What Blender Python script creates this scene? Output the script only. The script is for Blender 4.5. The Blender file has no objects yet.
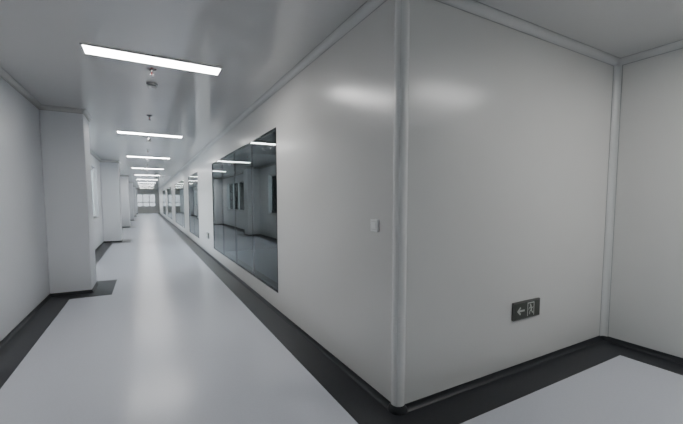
import bpy, bmesh, math
from mathutils import Vector
S=bpy.context.scene
C=S.collection
# ------------------------------------------------ dimensions (metres)
H=2.70; XL=-1.25; XR=1.38; YF=1.75; XE=3.95; YB=-5.0; YEND=46.0
CAMZ=1.38
# ------------------------------------------------ materials
def mat(name,col,rough=0.5,metal=0.0,spec=0.5,noise=None,bump=0.0,coat=0.0,coat_r=0.1):
    m=bpy.data.materials.new(name); m.use_nodes=True
    nt=m.node_tree; b=nt.nodes['Principled BSDF']
    b.inputs['Base Color'].default_value=(*col,1); b.inputs['Roughness'].default_value=rough
    b.inputs['Metallic'].default_value=metal; b.inputs['Specular IOR Level'].default_value=spec
    b.inputs['Coat Weight'].default_value=coat; b.inputs['Coat Roughness'].default_value=coat_r
    if noise:
        sc,amt=noise
        tc=nt.nodes.new('ShaderNodeTexCoord'); n=nt.nodes.new('ShaderNodeTexNoise')
        n.inputs['Scale'].default_value=sc; n.inputs['Detail'].default_value=3
        r=nt.nodes.new('ShaderNodeMapRange'); r.inputs['From Min'].default_value=.3; r.inputs['From Max'].default_value=.7
        r.inputs['To Min'].default_value=1-amt; r.inputs['To Max'].default_value=1+amt
        v=nt.nodes.new('ShaderNodeVectorMath'); v.operation='SCALE'; v.inputs[0].default_value=col
        nt.links.new(tc.outputs['Object'],n.inputs['Vector']); nt.links.new(n.outputs['Fac'],r.inputs['Value'])
        nt.links.new(r.outputs['Result'],v.inputs['Scale']); nt.links.new(v.outputs[0],b.inputs['Base Color'])
        if bump:
            bp=nt.nodes.new('ShaderNodeBump'); bp.inputs['Strength'].default_value=bump; bp.inputs['Distance'].default_value=.01
            nt.links.new(n.outputs['Fac'],bp.inputs['Height']); nt.links.new(bp.outputs[0],b.inputs['Normal'])
    return m
def emis(name,col,st):
    m=bpy.data.materials.new(name); m.use_nodes=True; nt=m.node_tree; nt.nodes.clear()
    e=nt.nodes.new('ShaderNodeEmission'); o=nt.nodes.new('ShaderNodeOutputMaterial')
    e.inputs[0].default_value=(*col,1); e.inputs[1].default_value=st; nt.links.new(e.outputs[0],o.inputs[0]); return m
def glass(name,tint,refl,rough=0.0):
    m=bpy.data.materials.new(name); m.use_nodes=True; nt=m.node_tree; nt.nodes.clear()
    t=nt.nodes.new('ShaderNodeBsdfTransparent'); t.inputs[0].default_value=(*tint,1)
    g=nt.nodes.new('ShaderNodeBsdfGlossy'); g.inputs['Roughness'].default_value=rough; g.inputs[0].default_value=(.9,.95,.95,1)
    lw=nt.nodes.new('ShaderNodeFresnel'); lw.inputs[0].default_value=1.5
    ma=nt.nodes.new('ShaderNodeMath'); ma.operation='MULTIPLY_ADD'; ma.inputs[1].default_value=1.0; ma.inputs[2].default_value=refl; ma.use_clamp=True
    mx=nt.nodes.new('ShaderNodeMixShader'); o=nt.nodes.new('ShaderNodeOutputMaterial')
    L=nt.links; L.new(lw.outputs[0],ma.inputs[0]); L.new(ma.outputs[0],mx.inputs[0]); L.new(t.outputs[0],mx.inputs[1]); L.new(g.outputs[0],mx.inputs[2]); L.new(mx.outputs[0],o.inputs[0])
    return m
M_wall=mat('painted_steel_panel',(.70,.69,.665),.24,noise=(1.3,.012),bump=.006)
M_left=mat('left_side_brightened',(.84,.86,.89),.42,noise=(1.3,.012),bump=.02)  # left wall and pillars: extra light put into a paler, cooler colour
M_ceil=mat('ceiling_panel',(.64,.64,.635),.11,spec=.7,noise=(.8,.015))
M_floor=mat('vinyl_floor',(.60,.62,.68),.23,noise=(60,.02),bump=.01)
M_dark=mat('dark_vinyl',(.026,.028,.033),.34,spec=.35,noise=(60,.1))
M_base=mat('dark_base',(.018,.02,.023),.4)
M_trim=mat('aluminium_trim',(.66,.66,.645),.25)
M_post=mat('corner_post_paint',(.80,.79,.77),.2)
M_alu=mat('alu_frame',(.55,.55,.55),.35,metal=.6)
M_black=mat('black_border',(.012,.013,.014),.25)
M_seal=mat('grey_seal',(.36,.36,.355),.5)
M_lite=mat('light_seal',(.50,.50,.49),.5)
M_dull=mat('dark_reveal',(.12,.12,.12),.5)
M_white=mat('white_plastic',(.82,.82,.81),.25)
M_plate=mat('switch_plate',(.95,.95,.94),.2)
M_pvc=mat('white_window_frame',(.7,.71,.72),.35)
M_sign=mat('sign_face',(.055,.06,.05),.3)
M_signframe=mat('sign_frame',(.16,.16,.15),.35,metal=.5)
M_signw=mat('sign_white',(.55,.57,.53),.4)
M_chrome=mat('chrome',(.5,.5,.5),.2,metal=1)
M_redb=mat('sprinkler_bulb',(.5,.03,.02),.2)
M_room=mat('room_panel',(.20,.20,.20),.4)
M_light=emis('light_diffuser',(1,.99,.975),38)
M_glass=glass('tinted_glass',(.30,.35,.35),.02)
M_clear=glass('window_glass',(.92,.95,.95),.02)
M_endglass=glass('grey_glass',(.32,.33,.34),.04)
M_conc=mat('outdoor_paving',(.35,.35,.34),.9,noise=(3,.1))
# ------------------------------------------------ mesh helpers
def link(me,name,parent=None,m=None,smooth=False):
    o=bpy.data.objects.new(name,me); C.objects.link(o)
    if m: me.materials.append(m)
    if parent: o.parent=parent
    if smooth:
        for p in me.polygons: p.use_smooth=True
    return o
def boxes(name,bs,m,parent=None,bevel=0):
    bm=bmesh.new()
    for (x0,x1,y0,y1,z0,z1) in bs:
        r=bmesh.ops.create_cube(bm,size=1)
        for v in r['verts']:
            v.co=Vector((x0+(v.co.x+.5)*(x1-x0),y0+(v.co.y+.5)*(y1-y0),z0+(v.co.z+.5)*(z1-z0)))
    if bevel: bmesh.ops.bevel(bm,geom=bm.edges[:],offset=bevel,segments=2,affect='EDGES',profile=.5)
    bmesh.ops.recalc_face_normals(bm,faces=bm.faces[:])
    me=bpy.data.meshes.new(name); bm.to_mesh(me); bm.free()
    return link(me,name,parent,m)
def extrude(name,segs,m,parent=None,smooth=True):
    """segs: list of (p0,p1,A,B,profile) ; profile points (a,b) closed"""
    bm=bmesh.new()
    for p0,p1,A,B,prof in segs:
        p0,p1,A,B=map(Vector,(p0,p1,A,B))
        r0=[bm.verts.new(p0+A*a+B*b) for a,b in prof]; r1=[bm.verts.new(p1+A*a+B*b) for a,b in prof]
        n=len(prof)
        for i in range(n): bm.faces.new((r0[i],r0[(i+1)%n],r1[(i+1)%n],r1[i]))
        bm.faces.new(r0); bm.faces.new(r1)
    bmesh.ops.recalc_face_normals(bm,faces=bm.faces[:])
    me=bpy.data.meshes.new(name); bm.to_mesh(me); bm.free()
    o=link(me,name,parent,m)
    if smooth:
        for p in me.polygons: p.use_smooth=len(p.vertices)==4
        try: me.set_sharp_from_angle(angle=math.radians(40))
        except Exception: pass
    return o
def lathe(name,prof,loc,m,parent=None,seg=32):
    bm=bmesh.new(); rings=[]
    for r,z in prof:
        rings.append([bm.verts.new((loc[0]+r*math.cos(2*math.pi*i/seg),loc[1]+r*math.sin(2*math.pi*i/seg),loc[2]+z)) for i in range(seg)])
    for a,b in zip(rings,rings[1:]):
        for i in range(seg): bm.faces.new((a[i],a[(i+1)%seg],b[(i+1)%seg],b[i]))
    bm.faces.new(rings[0]); bm.faces.new(rings[-1])
    bmesh.ops.recalc_face_normals(bm,faces=bm.faces[:])
    me=bpy.data.meshes.new(name); bm.to_mesh(me); bm.free()
    o=link(me,name,parent,m,True)
    try: me.set_sharp_from_angle(angle=math.radians(40))
    except Exception: pass
    return o
def empty(name,loc=(0,0,0)):
    e=bpy.data.objects.new(name,None); e.empty_display_size=.1; C.objects.link(e); return e
def cove(r,n=8):
    p=[(0,0),(r,0)]
    lip=.006
    p.append((r,lip))
    for i in range(n+1):
        t=math.pi/2*i/n
        p.append((r-(r-lip)*math.sin(t), r-(r-lip)*math.cos(t)))
    p.append((0,r))
    return p
# ------------------------------------------------ shell
T=.12
boxes('floor',[(XL-.3,7,YB-.2,YEND+.2,-.1,0)],M_floor)
boxes('ceiling',[(XL-.3,7,YB-.2,YEND+.2,H,H+.1)],M_ceil)
# pillars' pitch
PY=[6.41+7.55*i for i in range(6)]; PD=.6; PX=-.75
# right corridor wall with openings
WZ0,WZ1=.26,2.25
ops=[(4.08,8.70),(11.3,13.9),(15.7,20.6),(23.4,28.0),(30.6,35.2)]
bs=[]; y=YF
for a,b in ops:
    bs.append((XR,XR+T,y,a,0,H)); bs.append((XR,XR+T,a,b,0,WZ0)); bs.append((XR,XR+T,a,b,WZ1,H)); y=b
bs.append((XR,XR+T,y,YEND,0,H))
boxes('wall_right',bs,M_wall)
boxes('wall_front',[(XR+T,XE+T,YF,YF+T,0,H)],M_wall)
boxes('wall_side',[(XE,XE+T,YB,YF,0,H)],M_wall)
boxes('wall_back',[(XL-.2,XE+T,YB-T,YB,0,H)],M_wall)
# left wall with outside windows
lops=[(-3.8,-1.4)]  # unseen window opening behind the camera, added to let in daylight
for i in range(len(PY)-1):
    lops.append((PY[i]+PD+1.1,PY[i+1]-1.1))
LZ0,LZ1=.9,2.35
bs=[]; y=YB
for a,b in lops:
    bs.append((XL-.2,XL,y,a,0,H)); bs.append((XL-.2,XL,a,b,0,LZ0)); bs.append((XL-.2,XL,a,b,LZ1,H)); y=b
bs.append((XL-.2,XL,y,YEND,0,H))
boxes('wall_left',bs,M_left)
# end wall with window
boxes('wall_end',[(XL-.2,-.9,YEND,YEND+.15,0,H),(1.05,XR+T,YEND,YEND+.15,0,H),(-.9,1.05,YEND,YEND+.15,0,.7),(-.9,1.05,YEND,YEND+.15,2.2,H)],M_wall)
# cleanroom behind glass
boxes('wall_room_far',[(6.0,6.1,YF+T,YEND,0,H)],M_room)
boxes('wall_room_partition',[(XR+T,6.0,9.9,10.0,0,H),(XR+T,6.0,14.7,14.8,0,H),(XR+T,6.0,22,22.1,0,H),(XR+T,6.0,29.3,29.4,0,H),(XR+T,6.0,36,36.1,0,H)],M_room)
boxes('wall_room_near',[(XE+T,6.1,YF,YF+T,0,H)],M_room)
# pillars
for i,py in enumerate(PY):
    boxes('pillar',[(XL,PX,py,py+PD,0,H)],M_left,bevel=.012)
# ------------------------------------------------ observation windows
def obs(i,a,b):
    root=empty('window_%d'%(i+1))
    n=max(2,round((b-a)/1.155)); w=(b-a)/n
    fr=.014
    boxes('frame',[(XR-.004,XR+.03,a,a+fr,WZ0,WZ1),(XR-.004,XR+.03,b-fr,b,WZ0,WZ1),(XR-.004,XR+.03,a+fr,b-fr,WZ0,WZ0+fr),(XR-.004,XR+.03,a+fr,b-fr,WZ1-fr,WZ1)],M_black,root)
    boxes('mullions',[(XR+.003,XR+.03,a+w*k-.004,a+w*k+.004,WZ0+fr,WZ1-fr) for k in range(1,n)],M_black,root)
    boxes('inner_reveal',[(XR+.03,XR+T,a,a+.03,WZ0,WZ1),(XR+.03,XR+T,b-.03,b,WZ0,WZ1),(XR+.03,XR+T,a,b,WZ0,WZ0+.03),(XR+.03,XR+T,a,b,WZ1-.03,WZ1)],M_dull,root)
    bm=bmesh.new()
    for k in range(n):
        y0=a+w*k+.004; y1=a+w*(k+1)-.004
        vs=[bm.verts.new(c) for c in ((XR+.004,y0,WZ0+fr),(XR+.004,y1,WZ0+fr),(XR+.004,y1,WZ1-fr),(XR+.004,y0,WZ1-fr))]
        bm.faces.new(vs)
    me=bpy.data.meshes.new('pane'); bm.to_mesh(me); bm.free()
    for p in me.polygons:
        if p.normal.x>0: p.flip()
    link(me,'glass_panes',root,M_glass)
for i,(a,b) in enumerate(ops): obs(i,a,b)
# outside windows
def outw(i,a,b):
    root=empty('window_%d'%(i+len(ops)+1)); x0,x1=XL-.14,XL-.07; f=.05
    n=max(2,round((b-a)/1.2)); w=(b-a)/n
    l=[(x0,x1,a,b,LZ0,LZ0+f),(x0,x1,a,b,LZ1-f,LZ1),(x0,x1,a,a+f,LZ0+f,LZ1-f),(x0,x1,b-f,b,LZ0+f,LZ1-f)]
    l+=[(x0,x1,a+w*k-.03,a+w*k+.03,LZ0+f,LZ1-f) for k in range(1,n)]
    boxes('frame',l,M_pvc,root)
    boxes('sill',[(XL-.07,XL+.02,a,b,LZ0-.03,LZ0)],M_pvc,root)
    boxes('glass_panes',[(XL-.108,XL-.102,a+w*k+.03,a+w*(k+1)-.03,LZ0+f,LZ1-f) for k in range(n)],M_clear,root)
for i,(a,b) in enumerate(lops): outw(i,a,b)
root=empty('window_%d'%(len(ops)+len(lops)+1))
boxes('frame',[(-.9,1.05,YEND+.03,YEND+.1,.7,.78),(-.9,1.05,YEND+.03,YEND+.1,2.12,2.2),(-.9,1.05,YEND+.03,YEND+.1,1.2,1.28)]+[(x,x+.07,YEND+.03,YEND+.1,.76,2.14) for x in (-.9,-.27,.36,.98)],M_pvc,root)
boxes('glass_panes',[(-.85,1.0,YEND+.06,YEND+.065,.76,2.14)],M_endglass,root)
# ------------------------------------------------ dark floor borders
z0,z1=0,.003; W=.27
boxes('trim_floor_border_right',[(XR-W,XR,YF-W,YEND,z0,z1),(XR,XE,YF-W,YF,z0,z1),(XE-W,XE,YB,YF-W,z0,z1)],M_dark)
bs=[]; y=YB
for py in PY:
    bs.append((XL,XL+W,y,py-W,z0,z1)); bs.append((XL,PX+W,py-W,py,z0,z1)); bs.append((PX,PX+W,py,py+PD,z0,z1)); bs.append((XL,PX+W,py+PD,py+PD+W,z0,z1)); y=py+PD+W
bs.append((XL,XL+W,y,YEND,z0,z1))
boxes('trim_floor_border_left',bs,M_dark)
# baseboards
bh=.045; bt=.012
bp=[(0,0),(bt+.012,0),(bt+.004,.008),(bt*.5,.02),(.004,bh),(0,bh)]
Z=(0,0,1)
extrude('baseboard_right',[((XR,YF,z1),(XR,YEND,z1),(-1,0,0),Z,bp)],M_base)
extrude('baseboard_front',[((XR,YF,z1),(XE,YF,z1),(0,-1,0),Z,bp)],M_base)
extrude('baseboard_side',[((XE,YB,z1),(XE,YF,z1),(-1,0,0),Z,bp)],M_base)
sg=[]; y=YB
for py in PY:
    sg.append(((XL,y,z1),(XL,py,z1),(1,0,0),Z,bp)); sg.append(((XL,py,z1),(PX,py,z1),(0,-1,0),Z,bp)); sg.append(((PX,py,z1),(PX,py+PD,z1),(1,0,0),Z,bp)); sg.append(((XL,py+PD,z1),(PX,py+PD,z1),(0,1,0),Z,bp)); y=py+PD
sg.append(((XL,y,z1),(XL,YEND,z1),(1,0,0),Z,bp))
extrude('baseboard_left',sg,M_base)
# ceiling coves
cp=cove(.05); D=(0,0,-1)
s1=[(0,.050),(.0025,.050),(.0025,.055),(0,.055)]; s2=[(.05,0),(.055,0),(.055,.0025),(.05,.0025)]
def covetrim(side,p0,p1,A,B=D):
    extrude('trim_cove_'+side,[(p0,p1,A,B,cp)],M_trim)
    extrude('trim_seal_'+side,[(p0,p1,A,B,s1),(p0,p1,A,B,s2)],M_seal,smooth=False)
covetrim('right',(XR,YF-.0,H),(XR,YEND,H),(-1,0,0))
covetrim('front',(XR,YF,H),(XE,YF,H),(0,-1,0))
covetrim('side',(XE,YB,H),(XE,YF,H),(-1,0,0))
covetrim('corner_inside',(XE,YF,bh),(XE,YF,H-.05),(-1,0,0),(0,-1,0))
sg=[]; y=YB
for py in PY:
    sg.append(((XL,y,H),(XL,py,H),(1,0,0),D)); sg.append(((XL,py,H),(PX,py,H),(0,-1,0),D)); sg.append(((PX,py-.05,H),(PX,py+PD+.05,H),(1,0,0),D)); sg.append(((XL,py+PD,H),(PX,py+PD,H),(0,1,0),D)); y=py+PD
sg.append(((XL,y,H),(XL,YEND,H),(1,0,0),D))
extrude('trim_cove_left',[s+(cp,) for s in sg],M_trim)
extrude('trim_seal_left',[s+(q,) for s in sg for q in (s1,s2)],M_seal,smooth=False)
# rounded outside corner post
r=.046; cx,cy=XR+.034,YF+.034
prof=[]
for k in range(0,25):
    t=math.radians(120+210*k/24)
    prof.append((r*math.cos(t),r*math.sin(t)))
extrude('trim_corner_post',[((cx,cy,.03),(cx,cy,H),(1,0,0),(0,1,0),prof)],M_post)
lathe('trim_corner_foot',[(.066,0),(.066,.012),(.058,.03),(.048,.045)],(cx,cy,z1),M_base)
# ------------------------------------------------ ceiling lights
def clight(x0,x1,y0,y1):
    root=empty('ceiling_light'); f=.014
    boxes('frame',[(x0-f,x1+f,y0-f,y0,H-.014,H+.01),(x0-f,x1+f,y1,y1+f,H-.014,H+.01),(x0-f,x0,y0,y1,H-.014,H+.01),(x1,x1+f,y0,y1,H-.014,H+.01)],M_white,root)
    boxes('diffuser',[(x0,x1,y0,y1,H-.010,H+.005)],M_light,root)
for k in range(0,10):
    yy=3.73+4.2*k
    clight(-.42,.70,yy,yy+.2)
clight(2.75,3.80,.12,.32)
# ------------------------------------------------ ceiling devices
def sprinkler(x,y):
    root=empty('fire_sprinkler')
    lathe('escutcheon',[(.045,0),(.043,-.006),(.03,-.012),(.014,-.014),(.012,-.03),(.012,-.034)],(x,y,H),M_chrome,root)
    boxes('yoke',[(x-.014,x-.010,y-.003,y+.003,H-.065,H-.03),(x+.010,x+.014,y-.003,y+.003,H-.065,H-.03),(x-.014,x+.014,y-.003,y+.003,H-.068,H-.062)],M_chrome,root)
    lathe('bulb',[(.003,-.034),(.004,-.045),(.003,-.062)],(x,y,H),M_redb,root,12)
    lathe('deflector',[(.02,-.068),(.021,-.070),(.02,-.072)],(x,y,H),M_chrome,root)
def smoke(x,y):
    root=empty('smoke_detector')
    lathe('base',[(.055,0),(.055,-.012),(.05,-.018)],(x,y,H),M_white,root)
    lathe('vents',[(.04,-.018),(.04,-.03)],(x,y,H),M_black,root)
    lathe('cap',[(.047,-.03),(.045,-.04),(.03,-.05),(.01,-.053)],(x,y,H),M_white,root)
for k in range(0,8):
    sprinkler(.10,4.10+4.2*k)
for k in range(0,8):
    smoke(.11,4.62+4.2*k)
for k in range(0,8):
    sprinkler(.10,6.3+4.2*k)
# ------------------------------------------------ light switch
root=empty('light_switch')
boxes('plate',[(XR-.014,XR,1.965,2.051,1.17,1.256)],M_plate,root,bevel=.003)
boxes('gap',[(XR-.0145,XR-.013,1.980,2.036,1.185,1.241)],M_lite,root)
boxes('rocker',[(XR-.018,XR-.013,1.982,2.034,1.187,1.239)],M_plate,root,bevel=.002)
# ------------------------------------------------ exit signs
def tube2d(bm,pts,w,P):
    for (a,b),(c,d) in zip(pts,pts[1:]):
        v=Vector((c-a,d-b)); L=v.length; n=Vector((-v.y,v.x))/L*w/2; e=v/L*w*.35
        bm.faces.new([bm.verts.new(P(*q)) for q in ((a-e.x+n.x,b-e.y+n.y),(a-e.x-n.x,b-e.y-n.y),(c+e.x-n.x,d+e.y-n.y),(c+e.x+n.x,d+e.y+n.y))])
def exit_sign(P,bx,facing):
    root=empty('exit_sign')
    boxes('housing',[bx(-.172,.172,-.073,.073,0,.018)],M_signframe,root,bevel=.003)
    boxes('face',[bx(-.162,.162,-.063,.063,.018,.020)],M_sign,root)
    bm=bmesh.new()
    Q=lambda a,b:P(a,b,.0215)
    tube2d(bm,[(-.115,0),(-.045,0)],.016,Q); tube2d(bm,[(-.095,.026),(-.125,0),(-.095,-.026)],.016,Q)
    tube2d(bm,[(.0,-.052),(.0,.052),(.082,.052),(.082,-.052)],.009,Q)
    bm.faces.new([bm.verts.new(Q(.036+.0095*math.cos(t*math.pi/8),.034+.0095*math.sin(t*math.pi/8))) for t in range(16)])
    tube2d(bm,[(.043,.020),(.048,-.008)],.018,Q)
    tube2d(bm,[(.041,.018),(.024,.012),(.016,.0)],.008,Q)
    tube2d(bm,[(.045,.018),(.06,.006),(.069,.012)],.008,Q)
    tube2d(bm,[(.047,-.008),(.030,-.018),(.026,-.040)],.010,Q)
    tube2d(bm,[(.049,-.008),(.058,-.026),(.072,-.034)],.010,Q)
    me=bpy.data.meshes.new('pictogram'); bm.to_mesh(me); bm.free(); link(me,'pictogram',root,M_signw)
sx,sz=2.69,.50
exit_sign(lambda a,b,d:(sx+a,YF-d,sz+b), lambda a0,a1,b0,b1,d0,d1:(sx+a0,sx+a1,YF-d1,YF-d0,sz+b0,sz+b1),0)
sy=9.55
exit_sign(lambda a,b,d:(XR-d,sy-a,sz+b), lambda a0,a1,b0,b1,d0,d1:(XR-d1,XR-d0,sy-a1,sy-a0,sz+b0,sz+b1),1)
# ------------------------------------------------ outside
boxes('ground_outside',[(-40,XL-.3,-40,90,-.3,-.15)],M_conc)
w=bpy.data.worlds.new('World'); S.world=w; w.use_nodes=True; nt=w.node_tree
bg=nt.nodes['Background']
tc=nt.nodes.new('ShaderNodeTexCoord'); sp=nt.nodes.new('ShaderNodeSeparateXYZ'); cr=nt.nodes.new('ShaderNodeValToRGB')
cr.color_ramp.elements[0].position=.0; cr.color_ramp.elements[0].color=(.88,.9,.93,1)
cr.color_ramp.elements[1].position=.6; cr.color_ramp.elements[1].color=(.70,.78,.92,1)
nt.links.new(tc.outputs['Generated'],sp.inputs[0]); nt.links.new(sp.outputs['Z'],cr.inputs[0]); nt.links.new(cr.outputs[0],bg.inputs[0])
bg.inputs[1].default_value=12.0
for a,b in lops:
    l=bpy.data.lights.new('window_daylight','AREA'); l.shape='RECTANGLE'; l.size=b-a; l.size_y=LZ1-LZ0; l.cycles.is_portal=True
    o=bpy.data.objects.new('window_daylight',l); C.objects.link(o); o.location=(XL-.22,(a+b)/2,(LZ0+LZ1)/2)
    o.rotation_euler=(math.radians(90),0,math.radians(-90))
# ------------------------------------------------ camera
cam=bpy.data.cameras.new('camera'); co=bpy.data.objects.new('camera',cam); C.objects.link(co)
co.location=(0,0,CAMZ); co.rotation_euler=(math.radians(90-4.05),0,math.radians(-29))
cam.sensor_width=36; cam.lens=36*353/683; cam.shift_y=14/683; cam.clip_end=200; cam.clip_start=.02
S.camera=co
